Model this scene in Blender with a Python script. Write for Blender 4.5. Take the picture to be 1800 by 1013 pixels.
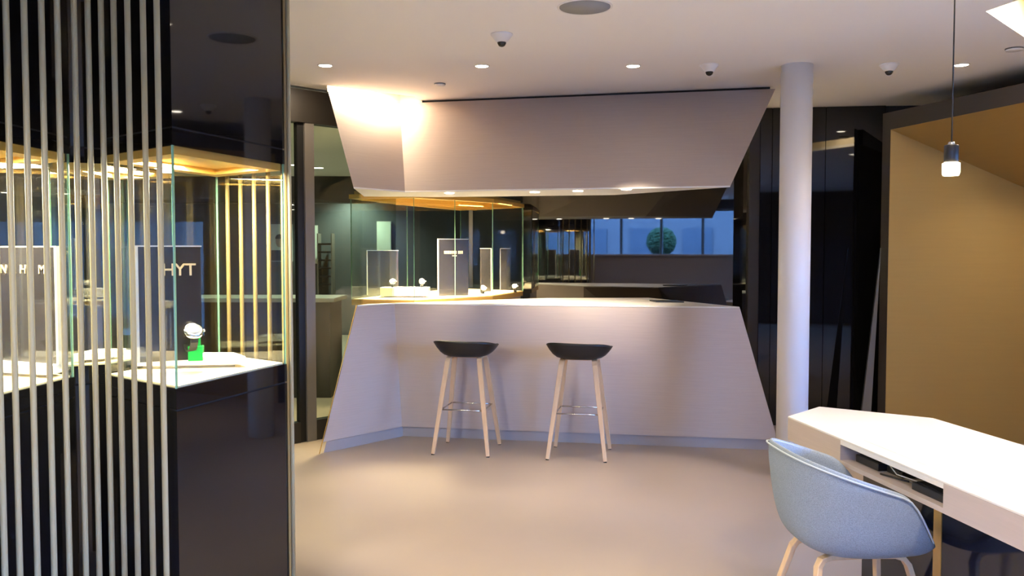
import bpy, bmesh, math, random
from mathutils import Vector, Matrix, Euler
R_ = random.Random(7)
scene = bpy.context.scene
for o in list(bpy.data.objects): bpy.data.objects.remove(o)
col = scene.collection

# ------------------------------------------------------------------ camera
EYE = 1.50; FPX = 1508.0; PITCH = math.atan2(506.5-441.0, FPX)
CEIL = 2.71
cd = bpy.data.cameras.new('camera'); cam = bpy.data.objects.new('camera', cd); col.objects.link(cam)
cam.location = (0, 0, EYE); cam.rotation_euler = (math.pi/2-PITCH, 0, 0)
cd.sensor_width = 36; cd.lens = FPX*36/1800; cd.clip_start = .05; cd.clip_end = 200
scene.camera = cam

# ------------------------------------------------------------------ sky, exposure
w = bpy.data.worlds.new('world'); scene.world = w; w.use_nodes = True
bg = w.node_tree.nodes['Background']
bg.inputs[0].default_value = (.17, .40, 1.0, 1); bg.inputs[1].default_value = 25.0
scene.view_settings.view_transform = 'Standard'; scene.view_settings.look = 'None'
scene.view_settings.gamma = 1; scene.view_settings.use_curve_mapping = False
scene.view_settings.exposure = 1.27
try:
    scene.cycles.use_denoising = True
    scene.cycles.max_bounces = 10; scene.cycles.transparent_max_bounces = 24
    scene.cycles.diffuse_bounces = 5; scene.cycles.glossy_bounces = 5
    scene.cycles.sample_clamp_indirect = 6; scene.cycles.caustics_reflective = False
except Exception: pass
WARM = (1.0, .80, .56); WARMW = (1.0, .835, .64); GOLDL = (1.0, .74, .36)
def spot(loc, energy, color=WARMW, angle=95, blend=.6, target=None, radius=.035):
    d = bpy.data.lights.new('downlight_lamp', 'SPOT'); d.energy = energy; d.color = color
    d.spot_size = math.radians(angle); d.spot_blend = blend; d.shadow_soft_size = radius
    o = bpy.data.objects.new('downlight_lamp', d); o.location = loc; col.objects.link(o)
    if target is not None:
        o.rotation_euler = (Vector(target)-Vector(loc)).to_track_quat('-Z', 'Y').to_euler()
    return o
def area(loc, target, sx, sy, energy, color=WARM, name='strip_lamp', xdir=None):
    d = bpy.data.lights.new(name, 'AREA'); d.shape = 'RECTANGLE'; d.size = sx; d.size_y = sy
    d.energy = energy; d.color = color
    if name == 'vitrine_lamp': d.spread = math.radians(105)
    o = bpy.data.objects.new(name, d); o.location = loc; col.objects.link(o)
    z = (Vector(loc)-Vector(target)).normalized()
    if xdir is None: o.rotation_euler = z.to_track_quat('Z', 'Y').to_euler()
    else:
        x = Vector(xdir); x = (x-z*x.dot(z)).normalized(); y = z.cross(x)
        o.rotation_euler = Matrix((x, y, z)).transposed().to_euler()
    return o

# ------------------------------------------------------------------ pixel helper (photo survey points -> metres)
_fw = Vector((0, math.cos(PITCH), -math.sin(PITCH))); _up = Vector((0, math.sin(PITCH), math.cos(PITCH)))
C0 = Vector((0, 0, EYE))
def ray(u, v): return Vector((1, 0, 0))*((u-900)/FPX) + _up*((506.5-v)/FPX) + _fw
def P(u, v, z=None, Y=None):
    d = ray(u, v); t = (z-EYE)/d.z if z is not None else Y/d.y
    return C0 + d*t
def RP(u, v, a, b, c):                       # survey ray with plane abc
    n = (b-a).cross(c-a); d = ray(u, v); return C0 + d*((a-C0).dot(n)/d.dot(n))

# ------------------------------------------------------------------ materials
def mat(name, base, rough=.5, metal=0, spec=.5, coat=0, emit=None, es=0, noise=None, bump=None, wave=None):
    m = bpy.data.materials.new(name); m.use_nodes = True; nt = m.node_tree; b = nt.nodes['Principled BSDF']
    b.inputs['Base Color'].default_value = (*base, 1); b.inputs['Roughness'].default_value = rough
    b.inputs['Metallic'].default_value = metal; b.inputs['Specular IOR Level'].default_value = spec
    b.inputs['Coat Weight'].default_value = coat
    if emit: b.inputs['Emission Color'].default_value = (*emit, 1); b.inputs['Emission Strength'].default_value = es
    if noise or bump:
        tc = nt.nodes.new('ShaderNodeTexCoord'); mp = nt.nodes.new('ShaderNodeMapping'); nt.links.new(tc.outputs['Object'], mp.inputs[0])
    if noise:       # (scale vec, detail, dark factor, light factor)
        sc, det, lo, hi = noise
        mp.inputs['Scale'].default_value = sc
        n = nt.nodes.new('ShaderNodeTexNoise'); n.inputs['Scale'].default_value = 1; n.inputs['Detail'].default_value = det
        nt.links.new(mp.outputs[0], n.inputs['Vector'])
        cr = nt.nodes.new('ShaderNodeValToRGB'); cr.color_ramp.elements[0].position = .3; cr.color_ramp.elements[1].position = .7
        cr.color_ramp.elements[0].color = (*[c*lo for c in base], 1); cr.color_ramp.elements[1].color = (*[min(1, c*hi) for c in base], 1)
        nt.links.new(n.outputs[0], cr.inputs[0]); nt.links.new(cr.outputs[0], b.inputs['Base Color'])
        if bump:
            bp = nt.nodes.new('ShaderNodeBump'); bp.inputs['Strength'].default_value = bump; bp.inputs['Distance'].default_value = .002
            nt.links.new(n.outputs[0], bp.inputs['Height']); nt.links.new(bp.outputs[0], b.inputs['Normal'])
    return m
def glassmat(name, tint, ior=1.45, rough=.0):
    m = bpy.data.materials.new(name); m.use_nodes = True; nt = m.node_tree
    for n in list(nt.nodes): nt.nodes.remove(n)
    out = nt.nodes.new('ShaderNodeOutputMaterial'); mx = nt.nodes.new('ShaderNodeMixShader')
    fr = nt.nodes.new('ShaderNodeFresnel'); fr.inputs[0].default_value = ior
    tr = nt.nodes.new('ShaderNodeBsdfTransparent'); tr.inputs[0].default_value = (*tint, 1)
    gl = nt.nodes.new('ShaderNodeBsdfGlossy'); gl.inputs['Roughness'].default_value = rough
    ge = nt.nodes.new('ShaderNodeNewGeometry'); io = nt.nodes.new('ShaderNodeMix'); io.data_type = 'FLOAT'   # same reflectance on both faces of a pane
    io.inputs[2].default_value = ior; io.inputs[3].default_value = 1/ior
    nt.links.new(ge.outputs['Backfacing'], io.inputs[0]); nt.links.new(io.outputs[0], fr.inputs[0])
    nt.links.new(fr.outputs[0], mx.inputs[0]); nt.links.new(tr.outputs[0], mx.inputs[1]); nt.links.new(gl.outputs[0], mx.inputs[2])
    nt.links.new(mx.outputs[0], out.inputs[0]); return m
M = {}
M['floor'] = mat('beige_floor', (.345, .282, .228), .34, noise=((.9, .9, .9), 4, .94, 1.05), spec=.45)
M['ceil'] = mat('white_ceiling', (.90, .88, .85), .7)
M['white'] = mat('white_paint', (.80, .79, .77), .45)
M['taupe'] = mat('taupe_laminate', (.48, .40, .345), .55, noise=((5, 5, 110), 3, .97, 1.03), bump=.08)
M['taupe_dk'] = mat('dark_taupe_frame', (.032, .027, .027), .3)
M['plinthc'] = mat('grey_plinth', (.36, .33, .32), .4)
M['inset'] = mat('desk_inset', (.70, .70, .62), .3)
M['top'] = mat('pale_worktop', (.73, .70, .65), .35)
M['black'] = mat('black_gloss', (.006, .006, .007), .03, spec=.5)
M['blackw'] = mat('black_wall_glass', (.005, .005, .006), .02, spec=1.0)
M['groove'] = mat('shadow_groove', (.004, .004, .004), .6)
M['goldwall'] = mat('gold_paint', (.47, .33, .122), .42, metal=.55, noise=((3, 3, 60), 2, .985, 1.015))
M['gold'] = mat('satin_gold', (.74, .47, .13), .35, metal=.5)
M['letter'] = mat('brass_letter', (.82, .66, .38), .35)
M['cream'] = mat('cream_base', (.84, .74, .52), .45)
M['rod'] = mat('champagne_rod', (.39, .355, .215), .45, metal=.1)
M['rodg'] = mat('gold_rod', (.34, .235, .085), .45, metal=.2)
M['chrome'] = mat('chrome', (.62, .62, .62), .15, metal=1)
M['alu'] = mat('brushed_aluminium', (.20, .21, .23), .35, metal=.8)
M['bronze'] = mat('bronze_frame', (.17, .155, .14), .45, metal=.1)
M['bronzeh'] = mat('bronze_header', (.022, .018, .014), .5)
M['sign'] = mat('sign_black', (.022, .020, .022), .25)
M['silver'] = mat('silver_edge', (.62, .60, .56), .35, metal=.4)
M['plinth'] = mat('white_plinth', (.86, .84, .80), .4)
M['stool'] = mat('black_shell', (.006, .006, .0065), .45)
M['wood'] = mat('soaped_oak', (.60, .405, .235), .5, noise=((40, 40, 3), 4, .9, 1.08))
M['fabric'] = mat('blue_grey_wool', (.225, .265, .31), .9, noise=((260, 260, 420), 2, .80, 1.18), bump=.5, spec=.2)
M['piping'] = mat('blue_grey_piping', (.38, .43, .47), .9, spec=.2)
M['rubber'] = mat('rubber', (.01, .01, .01), .7)
M['navy'] = mat('navy_gloss', (.010, .013, .024), .08)
M['plastic'] = mat('black_plastic', (.015, .015, .016), .35)
M['greyp'] = mat('grey_speaker_mesh', (.30, .31, .32), .7)
M['cable'] = mat('white_cable', (.6, .58, .52), .5)
M['lampb'] = mat('bulb_glow', (1, .9, .7), .4, emit=(1, .82, .55), es=14)
M['lampd'] = mat('downlight_glow', (1, .95, .85), .4, emit=(1, .88, .70), es=14)
M['lens'] = mat('dark_lens', (.01, .01, .012), .05)
M['green'] = mat('green_acrylic', (.02, .55, .10), .1, emit=None)
M['glass'] = glassmat('clear_glass', (.955, .975, .965), 1.42)
M['dglass'] = glassmat('door_glass', (.80, .85, .78), 1.45)
M['wglass'] = glassmat('window_glass', (.93, .95, .97), 1.4)
M['gedge'] = mat('glass_edge_green', (.22, .42, .28), .2)
M['strap'] = mat('strap_black', (.02, .02, .02), .6)
M['poster'] = mat('poster_pale', (.72, .80, .74), .6)
M['skin'] = mat('poster_print_skin', (.45, .33, .26), .6)
M['jacket'] = mat('poster_print_dark', (.03, .03, .03), .6)
M['backwall'] = mat('backroom_wall', (.075, .085, .095), .6)
M['asphalt'] = mat('asphalt', (.05, .05, .05), .8)
M['facade'] = mat('facade', (.20, .195, .19), .8)
M['facade2'] = mat('facade_glazing', (.08, .10, .12), .15)
M['leaf'] = mat('leaf_green', (.05, .11, .035), .7)
M['carw'] = mat('car_white', (.7, .7, .72), .2)
M['cars'] = mat('car_silver', (.35, .37, .40), .2, metal=.5)
M['carglass'] = mat('car_glass', (.02, .025, .03), .05)
M['redsign'] = mat('red_board', (.5, .03, .03), .5)

# ------------------------------------------------------------------ mesh builder
class MB:
    def __init__(s): s.bm = bmesh.new()
    def face(s, pts, mi=0):
        f = s.bm.faces.new([s.bm.verts.new(Vector(p)) for p in pts]); f.material_index = mi; return s
    def loft(s, r0, r1, mi=0):                # two closed rings, capped
        a = [s.bm.verts.new(Vector(p)) for p in r0]; b = [s.bm.verts.new(Vector(p)) for p in r1]; n = len(a)
        for i in range(n):
            f = s.bm.faces.new((a[i], a[(i+1) % n], b[(i+1) % n], b[i])); f.material_index = mi
        f = s.bm.faces.new(a[::-1]); f.material_index = mi
        f = s.bm.faces.new(b); f.material_index = mi
        return s
    def prism(s, poly, z0, z1, mi=0): return s.loft([(p[0], p[1], z0) for p in poly], [(p[0], p[1], z1) for p in poly], mi)
    def box(s, x0, x1, y0, y1, z0, z1, mi=0): return s.prism([(x0, y0), (x1, y0), (x1, y1), (x0, y1)], z0, z1, mi)
    def wallbox(s, a, b, t, z0, z1, mi=0):    # vertical slab centred on the line a-b
        a = Vector((a[0], a[1])); b = Vector((b[0], b[1])); d = (b-a).normalized(); n = Vector((-d.y, d.x))*t/2
        return s.prism([a-n, b-n, b+n, a+n], z0, z1, mi)
    def tube(s, path, r, seg=10, cap=True, mi=0):
        path = [Vector(p) for p in path]; rings = []; prev = None
        for i, p in enumerate(path):
            t = (path[min(i+1, len(path)-1)]-path[max(i-1, 0)]).normalized()
            if prev is None: prev = t.orthogonal().normalized()
            x = (prev-t*prev.dot(t)).normalized(); y = t.cross(x); prev = x
            rr = r[i] if isinstance(r, (list, tuple)) else r
            rings.append([s.bm.verts.new(p+(x*math.cos(k*2*math.pi/seg)+y*math.sin(k*2*math.pi/seg))*rr) for k in range(seg)])
        for a, b in zip(rings, rings[1:]):
            for k in range(seg):
                f = s.bm.faces.new((a[k], a[(k+1) % seg], b[(k+1) % seg], b[k])); f.smooth = True; f.material_index = mi
        if cap: s.bm.faces.new(rings[0][::-1]).material_index = mi; s.bm.faces.new(rings[-1]).material_index = mi
        return s
    def strip(s, path, side, ws, ts, mi=0):   # rectangular bar along a path; side = width direction
        path = [Vector(p) for p in path]; rings = []; side = Vector(side).normalized()
        for i, p in enumerate(path):
            t = (path[min(i+1, len(path)-1)]-path[max(i-1, 0)]).normalized()
            x = (side-t*side.dot(t)).normalized(); y = t.cross(x)
            ww = ws[i] if isinstance(ws, (list, tuple)) else ws; tt = ts[i] if isinstance(ts, (list, tuple)) else ts
            rings.append([s.bm.verts.new(p+x*ww/2*a+y*tt/2*b) for a, b in ((-1, -1), (1, -1), (1, 1), (-1, 1))])
        for a, b in zip(rings, rings[1:]):
            for k in range(4): s.bm.faces.new((a[k], a[(k+1) % 4], b[(k+1) % 4], b[k])).material_index = mi
        s.bm.faces.new(rings[0][::-1]); s.bm.faces.new(rings[-1]); return s
    def lathe(s, prof, c=(0, 0, 0), seg=28, mi=0, smooth=True):
        c = Vector(c); rings = []
        for r, z in prof:
            rings.append([s.bm.verts.new(c+Vector((r*math.cos(k*2*math.pi/seg), r*math.sin(k*2*math.pi/seg), z))) for k in range(seg)] if r > 1e-6 else [s.bm.verts.new(c+Vector((0, 0, z)))])
        for a, b in zip(rings, rings[1:]):
            for k in range(seg):
                k2 = (k+1) % seg
                vs = (a[k], a[k2], b[k2], b[k]) if len(a) > 1 and len(b) > 1 else ((a[k], a[k2], b[0]) if len(a) > 1 else (a[0], b[k2], b[k]))
                f = s.bm.faces.new(vs); f.smooth = smooth; f.material_index = mi
        for rg in (rings[0], rings[-1]):
            if len(rg) > 1: s.bm.faces.new(rg).material_index = mi
        return s
    def build(s, name, m, parent=None, bevel=0, recalc=True, loc=None):
        if recalc: bmesh.ops.recalc_face_normals(s.bm, faces=s.bm.faces[:])
        me = bpy.data.meshes.new(name)
        if loc is not None: bmesh.ops.translate(s.bm, verts=s.bm.verts[:], vec=-Vector(loc))
        s.bm.to_mesh(me); s.bm.free()
        for mm in (m if isinstance(m, (list, tuple)) else [m]): me.materials.append(M[mm])
        o = bpy.data.objects.new(name, me); col.objects.link(o)
        if loc is not None: o.location = loc
        if parent is not None:
            o.parent = parent
        if bevel:
            b = o.modifiers.new('bevel', 'BEVEL'); b.width = bevel; b.segments = 2; b.limit_method = 'ANGLE'; b.angle_limit = math.radians(40)
        return o
def tag(o, label, cat, group=None):
    o['label'] = label; o['category'] = cat
    if group: o['group'] = group
    return o
def struct(o, label=None):
    o['kind'] = 'structure'
    if label: o['label'] = label
    return o
def thing(name, label, cat, loc=(0, 0, 0), rz=0, group=None):
    o = bpy.data.objects.new(name, None); o.empty_display_size = .1; col.objects.link(o)
    o.location = loc; o.rotation_euler = (0, 0, rz); tag(o, label, cat, group); return o
def wpart(mb, name, m, root, bevel=0):        # mesh given in world coordinates -> child of a root that is only translated/rotated about z
    inv = (Matrix.Translation(root.location) @ Matrix.Rotation(root.rotation_euler.z, 4, 'Z')).inverted()
    bmesh.ops.transform(mb.bm, matrix=inv, verts=mb.bm.verts[:]); return mb.build(name, m, root, bevel)
def copy_tree(o, parent=None):
    c = o.copy(); col.objects.link(c); c.parent = parent
    for ch in list(o.children): copy_tree(ch, c)
    return c
def inset(poly, d):
    pts = [Vector((p[0], p[1])) for p in poly]; n = len(pts)
    ar = sum(pts[i].x*pts[(i+1) % n].y-pts[(i+1) % n].x*pts[i].y for i in range(n)); sg = 1 if ar > 0 else -1
    out = []
    for i in range(n):
        a, b, c = pts[i-1], pts[i], pts[(i+1) % n]
        d1 = (b-a).normalized(); d2 = (c-b).normalized()
        n1 = Vector((-d1.y, d1.x))*sg; n2 = Vector((-d2.y, d2.x))*sg
        k = (n1+n2).normalized(); out.append(b+k*d/max(.2, k.dot(n1)))
    return out
def text_mesh(txt, size, depth, bold=.012):
    cu = bpy.data.curves.new('txt', 'FONT'); cu.body = txt; cu.size = size; cu.extrude = depth; cu.align_x = 'CENTER'; cu.offset = size*bold
    ob = bpy.data.objects.new('txt', cu); col.objects.link(ob)
    dg = bpy.context.evaluated_depsgraph_get(); dg.update()
    me = bpy.data.meshes.new_from_object(ob.evaluated_get(dg)); bpy.data.objects.remove(ob); return me

# ================================================================== SHELL
struct(MB().box(-7, 8, -3.6, 16, -.12, 0).build('floor', 'floor'))
# --- ceiling with a light slot and a cove cut into it
s0 = P(508, 142, z=CEIL); s1 = P(728, 170, z=CEIL); sd = (s1-s0).normalized(); sn = Vector((-sd.y, sd.x, 0))
SL = s0-sd*2.2
SH = [SL, s1, P(746, 181, z=CEIL), P(746, 181, z=CEIL)+Vector((.05, .45, 0)), s1+sn*.9, SL+sn*.9]
K0 = P(1733, 20, z=CEIL); K1 = P(1800, 65, z=CEIL); K2 = P(1800, -3, z=CEIL); ku = (K1-K0).normalized(); kv = (K2-K0).normalized()
CH = [K0, K0+ku*1.15, K0+ku*1.15+kv*.75, K0+kv*.75]
def ceiling_mesh():
    bm = bmesh.new()
    for z in (CEIL,):
        ed = []
        for loop in ([(-7, -3.6), (8, -3.6), (8, 16), (-7, 16)], SH, CH):
            vs = [bm.verts.new((p[0], p[1], z)) for p in loop]
            ed += [bm.edges.new((vs[i], vs[(i+1) % len(vs)])) for i in range(len(vs))]
        bmesh.ops.triangle_fill(bm, use_beauty=True, edges=ed)
    r = bmesh.ops.extrude_face_region(bm, geom=bm.faces[:])
    bmesh.ops.translate(bm, verts=[v for v in r['geom'] if isinstance(v, bmesh.types.BMVert)], vec=(0, 0, .03))
    mb = MB(); mb.bm.free(); mb.bm = bm; return mb
struct(ceiling_mesh().build('ceiling', 'ceil'))
REC = 2.765
mb = MB()
def lid(poly, z, mb):
    n = len(poly)
    for i in range(n):
        a, b = poly[i], poly[(i+1) % n]; mb.wallbox((a[0], a[1]), (b[0], b[1]), .01, CEIL+.005, z)
    mb.prism([(p[0], p[1]) for p in poly], z, z+.02); return mb
struct(lid(inset(SH, -.006), REC, MB()).build('trim_1', 'ceil'), 'raised ceiling recess above the glass doors')
struct(lid(inset(CH, -.006), CEIL+.22, MB()).build('trim_2', 'cream'), 'warm lit cove opening in the ceiling at the right')
kc = (CH[0]+CH[2])/2
area((kc.x, kc.y, CEIL+.20), (kc.x, kc.y, 0), .5, .4, 14, WARM, 'cove_lamp')
# --- outer walls
struct(MB().box(-7.1, -7, -3.6, 16, 0, CEIL).build('wall_left', 'taupe'))
struct(MB().box(8, 8.1, 3.9, 16, 0, CEIL).build('wall_far_right', 'taupe_dk'))
struct(MB().box(4.6, 8, 3.9, 4.0, 0, CEIL).build('wall_right_return', 'taupe_dk'))
struct(MB().box(-7, 8, 16, 16.1, 0, CEIL).build('wall_rear', 'backwall'))

# ------------------------------------------------------------------ front wall behind the camera (glazed)
YF = -3.6
mb = MB(); mb.box(1.75, 8, YF-.15, YF, 0, CEIL); mb.box(-7, 1.75, YF-.15, YF, 2.5, CEIL); mb.box(-7, -4.6, YF-.15, YF, 0, 2.5); mb.box(-4.6, .45, YF-.3, YF, 0, 1.25)
struct(mb.build('wall_front', 'taupe_dk'))
def window(name, a, b, z0, z1, n, label):
    a = Vector(a); b = Vector(b); d = (b-a)/n
    fr = MB()
    for i in range(n+1): p = a+d*i; q = d.normalized()*.03; fr.wallbox(p-q, p+q, .07, z0, z1)
    fr.wallbox(a, b, .07, z0, z0+.06); fr.wallbox(a, b, .07, z1-.06, z1)
    o = struct(fr.build(name, 'bronze'), label)
    for i in range(n): MB().wallbox(a+d*(i+.02), a+d*(i+.98), .008, z0+.05, z1-.05).build('pane', 'wglass', o)
    return o
window('window_1', (-4.6, YF-.08), (.45, YF-.08), 1.25, 2.5, 5, 'street window above the display ledge')
window('window_2', (.45, YF-.08), (1.75, YF-.08), 0, 2.5, 1, 'full height street window beside the ledge')
# display ledge furniture seen in the black wall
led = thing('window_display_ledge', 'taupe display ledge under the street window', 'ledge', (-2, YF+.3, 0))
wpart(MB().box(-4.5, .3, YF+.02, YF+.5, 0, 1.38), 'body', 'taupe', led)
wpart(MB().box(-4.55, .35, YF+.01, YF+.55, 1.38, 1.42), 'top', 'top', led)
# right wall: daylight window beyond the frame
mb = MB(); mb.box(4.6, 4.75, YF, -3.0, 0, CEIL); mb.box(4.6, 4.75, -3.0, 3.6, 2.0, CEIL); mb.box(4.6, 4.75, 3.6, 3.9, 0, CEIL); mb.box(4.6, 4.75, -3, 3.6, 0, .15)
struct(mb.build('wall_right', 'taupe'))
window('window_3', (4.67, -3.0), (4.67, 3.6), .15, 2.0, 4, 'tall daylight window along the right side')

# ------------------------------------------------------------------ black back walls
g5 = Vector((.11, 8.85)); bd = Vector((.978, -.207))
W1a = g5; W1b = g5+bd*2.45
wb = struct(MB().wallbox(W1a+Vector((.207, .978))*.06, W1b+Vector((.207, .978))*.06, .12, 0, CEIL).build('wall_back', 'blackw'))
WB0 = P(1318, 191, z=CEIL); WB1 = P(1556, 186, z=CEIL)
d2 = (WB1-WB0).normalized(); n2v = Vector((-d2.y, d2.x, 0))
wr = struct(MB().wallbox(WB0+n2v*.07, WB1+n2v*.07+d2*.3, .10, 0, CEIL).build('wall_back_right', 'groove'))
ts = [(0, .085, 'bronzeh'), (.09, .185, 'black'), (.19, .62, 'black'), (.625, (WB1-WB0).length, 'black')]
for a, b, m in ts: MB().wallbox(WB0+d2*a, WB0+d2*b, .04, 0, CEIL-.002).build('panel', m, wr)
a = WB0.xy+n2v.xy*.125; b = W1b
struct(MB().wallbox(a, b, .06, 0, CEIL).build('wall_niche', 'blackw'))

# ------------------------------------------------------------------ pillar
pp = P(1401, 115, z=CEIL)
struct(MB().lathe([(.101, 0), (.101, CEIL)], (pp.x, pp.y, 0), 48).build('pillar', 'white'), 'round white column beside the bar')

# ------------------------------------------------------------------ glass doors (left of the bar), running diagonally
e0 = P(516, 779, z=0); e1 = P(567, 770, z=0); dd = (e1-e0).normalized()
E = lambda t: e0+dd*t
door = struct(MB().wallbox(E(-2.6), E(1.0), .10, 2.49, 2.742).build('door_1', 'bronzeh'), 'dark framed glass sliding doors')
tm = [(RP(u, 500, e0, e1, e0+Vector((0, 0, 1)))-e0).xy.length for u in (529, 549)]
MB().wallbox(E(tm[0]+.02), E(tm[1]), .09, 0, 2.49).build('door_post', 'bronze', door)
MB().wallbox(E(tm[0]-.035), E(tm[0]+.02), .05, 0, 2.49).build('door_stile', 'groove', door)
MB().wallbox(E(-1.5), E(-1.42), .09, 0, 2.49).build('door_post', 'bronze', door)
MB().wallbox(E(-2.6), E(-1.5), .07, 0, .16).build('bottom_rail', 'bronzeh', door)
MB().wallbox(E(-1.42), E(tm[0]-.035), .07, 0, .16).build('bottom_rail', 'bronzeh', door)
MB().wallbox(E(tm[1]), E(1.0), .07, 0, .16).build('bottom_rail', 'bronzeh', door)
for a, b in ((-2.6, -1.5), (-1.42, tm[0]-.035), (tm[1], 1.0)): MB().wallbox(E(a), E(b), .012, .16, 2.49).build('pane', 'dglass', door)

# ================================================================== BAR
M0 = P(708, 768, z=0); L0 = P(563, 798, z=0); R0 = P(1372, 793, z=0)
M1 = P(693, 533, Y=6.75); zt = M1.z
R1 = RP(1300, 536, M0, R0, M1); L1 = RP(628, 530, M0, L0, M1)
for q in (R1, L1): q.z = zt
BRb = P(1140, 523.5, z=zt); 
bar = thing('bar_counter', 'taupe faceted bar counter with bright worktop behind the two stools', 'bar counter', (.3, 7, 0))
def lerp(a, b, t): return a+(b-a)*t
bk = Vector((-.207*-1, .978, 0))
def ringat(t): return [lerp(L0, L1, t), lerp(M0, M1, t), lerp(R0, R1, t)]
def back(t): return [lerp(R0, R1, t)+Vector((-.25, .42, 0)) if t < 1 else BRb, M0+bk*.62+Vector((0, 0, lerp(M0, M1, t).z)), lerp(L0, L1, t)+Vector((.12, .55, 0))]
tp = .075
def bring(t, off=0):
    f = ringat(t)
    if off: f = [p+Vector((.02, off, 0)) if i == 0 else p+Vector((0, off, 0)) if i == 1 else p+Vector((-.02, off, 0)) for i, p in enumerate(f)]
    z = f[0].z
    Rb = lerp(R0+Vector((-.55, .55, 0)), BRb, t); Rb.z = z
    Mb = Vector((BRb.x-.9, BRb.y-.05, z)); Lb = lerp(Vector((L0.x+.17, L0.y+.5, z)), Vector((L1.x+.05, L1.y+.16, z)), t)
    return f+[Rb, Mb, Lb]
wpart(MB().loft(bring(0, .022), bring(tp, .022)), 'plinth', 'plinthc', bar)
wpart(MB().loft(bring(tp+.002), bring(1-.012)), 'front_body', 'taupe', bar)
wpart(MB().loft(bring(1-.011), bring(1)), 'worktop', 'top', bar, .002)
e = Vector((-.006, -.004, 0))
wpart(MB().tube([L0+e+Vector((0, 0, .0)), L1+e], .0035, 6), 'edge_trim', 'gold', bar)
pad = P(1172, 531, z=zt)
tag(MB().prism([(pad.x-.10, pad.y-.07), (pad.x+.12, pad.y-.10), (pad.x+.10, pad.y+.10), (pad.x-.12, pad.y+.12)], zt+.0005, zt+.009).build('counter_pad', 'plastic', loc=(pad.x, pad.y, zt)), 'flat dark pad lying on the bar worktop', 'pad')

# --- canopy
ZT = CEIL-.02
Mt = P(703, 182, z=ZT); Rt = P(1363, 156, z=ZT); Lt = P(575, 153, Y=6.47)
Mb = P(712, 338, Y=6.22); zb = Mb.z
Rb = RP(1283, 328, Mt, Rt, Mb); Lb = RP(622, 335, Mt, Lt, Mb); Rb.z = zb; Lb.z = zb
can = thing('bar_canopy', 'taupe faceted canopy hanging over the bar from the ceiling', 'canopy', (.3, 6.5, zb))
ub = P(1080, 343, z=zb); ulb = P(640, 345.5, z=zb)
def cring(t):
    f = [lerp(Lt, Lb, t), lerp(Mt, Mb, t), lerp(Rt, Rb, t)]; z = f[0].z
    a = Vector((ub.x, ub.y, z)); c = Vector((-.55, 6.78, z)); b = Vector((ulb.x, ulb.y, z))
    a2 = Vector((1.6, 6.95, z)); c2 = Vector((-.3, 7.45, z)); b2 = Vector((-1.0, 6.95, z))
    return f+[lerp(a2, a, t), lerp(c2, c, t), lerp(b2, b, t)]
wpart(MB().loft(cring(0), cring(.985)), 'fascia_body', 'taupe', can)
wpart(MB().loft(cring(.986), cring(1)), 'soffit', 'white', can)
g = lambda p, dy: p+Vector((0, dy, 0))
wpart(MB().prism([g(Mt, .03), g(Rt, .03)+Vector((-.03, 0, 0)), (1.5, 6.9), (-.4, 7.4)], ZT, CEIL-.001), 'shadow_gap', 'groove', can)
Mx = lerp(Mt, Rt, (P(742, 181, z=ZT).x-Mt.x)/(Rt.x-Mt.x))
wpart(MB().prism([g(Lt, .004), g(Mt, .004), g(Mx, .006), g(Mx, .3), g(Lt, .5)], ZT, REC-.004), 'upper_return', 'taupe', can)
for u, v in ((940, 338), (1016, 336), (1101, 333), (790, 339.5)):
    q = P(u, v, z=zb-.001); o = MB().lathe([(0, -.004), (.03, -.004), (.036, 0)], (q.x, q.y, zb-.0008), 20); wpart(o, 'spotlight', 'lampd', can)
    spot((q.x, q.y, zb-.02), 60, WARMW, 62, 1.0, (q.x, q.y+.85, zt))
# slot lamp
sm0 = lerp(P(470, 137, z=CEIL), P(735, 171, z=CEIL), .5)+sn*.075
area((sm0.x, sm0.y, REC-.018), (sm0.x+sn.x*.05, sm0.y+sn.y*.05, REC-.5), 1.15, .03, 8, WARM, 'slot_lamp', sd)

# ================================================================== CEILING FITTINGS
def downlight(u, v, label, energy=70):
    q = P(u, v, z=CEIL); o = thing('downlight', label, 'downlight', (q.x, q.y, CEIL), 0, 'ceiling downlights')
    MB().lathe([(.040, -.001), (.046, -.005), (.052, -.001), (.052, 0), (.040, 0)]).build('trim_ring', 'white', o)
    MB().lathe([(0, -.003), (.041, -.003), (.041, -.0005)]).build('lens', 'lampd', o)
    spot((q.x, q.y, CEIL-.02), energy, WARMW, 46, 1.0, (q.x, q.y-.2, 0))
downlight(572, 115, 'leftmost glowing ceiling downlight, near the black showcase')
downlight(847, 116, 'glowing ceiling downlight just past the left dome camera')
downlight(1113, 116, 'glowing ceiling downlight between the middle dome camera and the speaker')
downlight(1690, 114, 'glowing ceiling downlight beside the pendant cord')
def bare_down(x, y, e=55, ang=70): spot((x, y, CEIL-.02), e, WARMW, ang, .8); 
def off_down(x, y, label, e=55, ang=70):
    o = thing('downlight', label, 'downlight', (x, y, CEIL), 0, 'ceiling downlights')
    MB().lathe([(.040, -.001), (.046, -.005), (.052, -.001), (.052, 0), (.040, 0)]).build('trim_ring', 'white', o)
    MB().lathe([(0, -.003), (.041, -.003), (.041, -.0005)]).build('lens', 'lampd', o); bare_down(x, y, e, ang)
off_down(-.5, 3.9, 'ceiling downlight just short of the speaker, on the showcase side', 24)
off_down(.4, 3.9, 'ceiling downlight just short of the speaker, on the desk side', 24)
for x, n in ((-1.4, 'left of'), (.2, 'straight above'), (1.9, 'right of')): off_down(x, 1.2, 'unseen fill downlight added '+n+' the viewpoint', 96, 140)  # unseen wide-cone lamps, added as warm fill on the canopy
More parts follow.
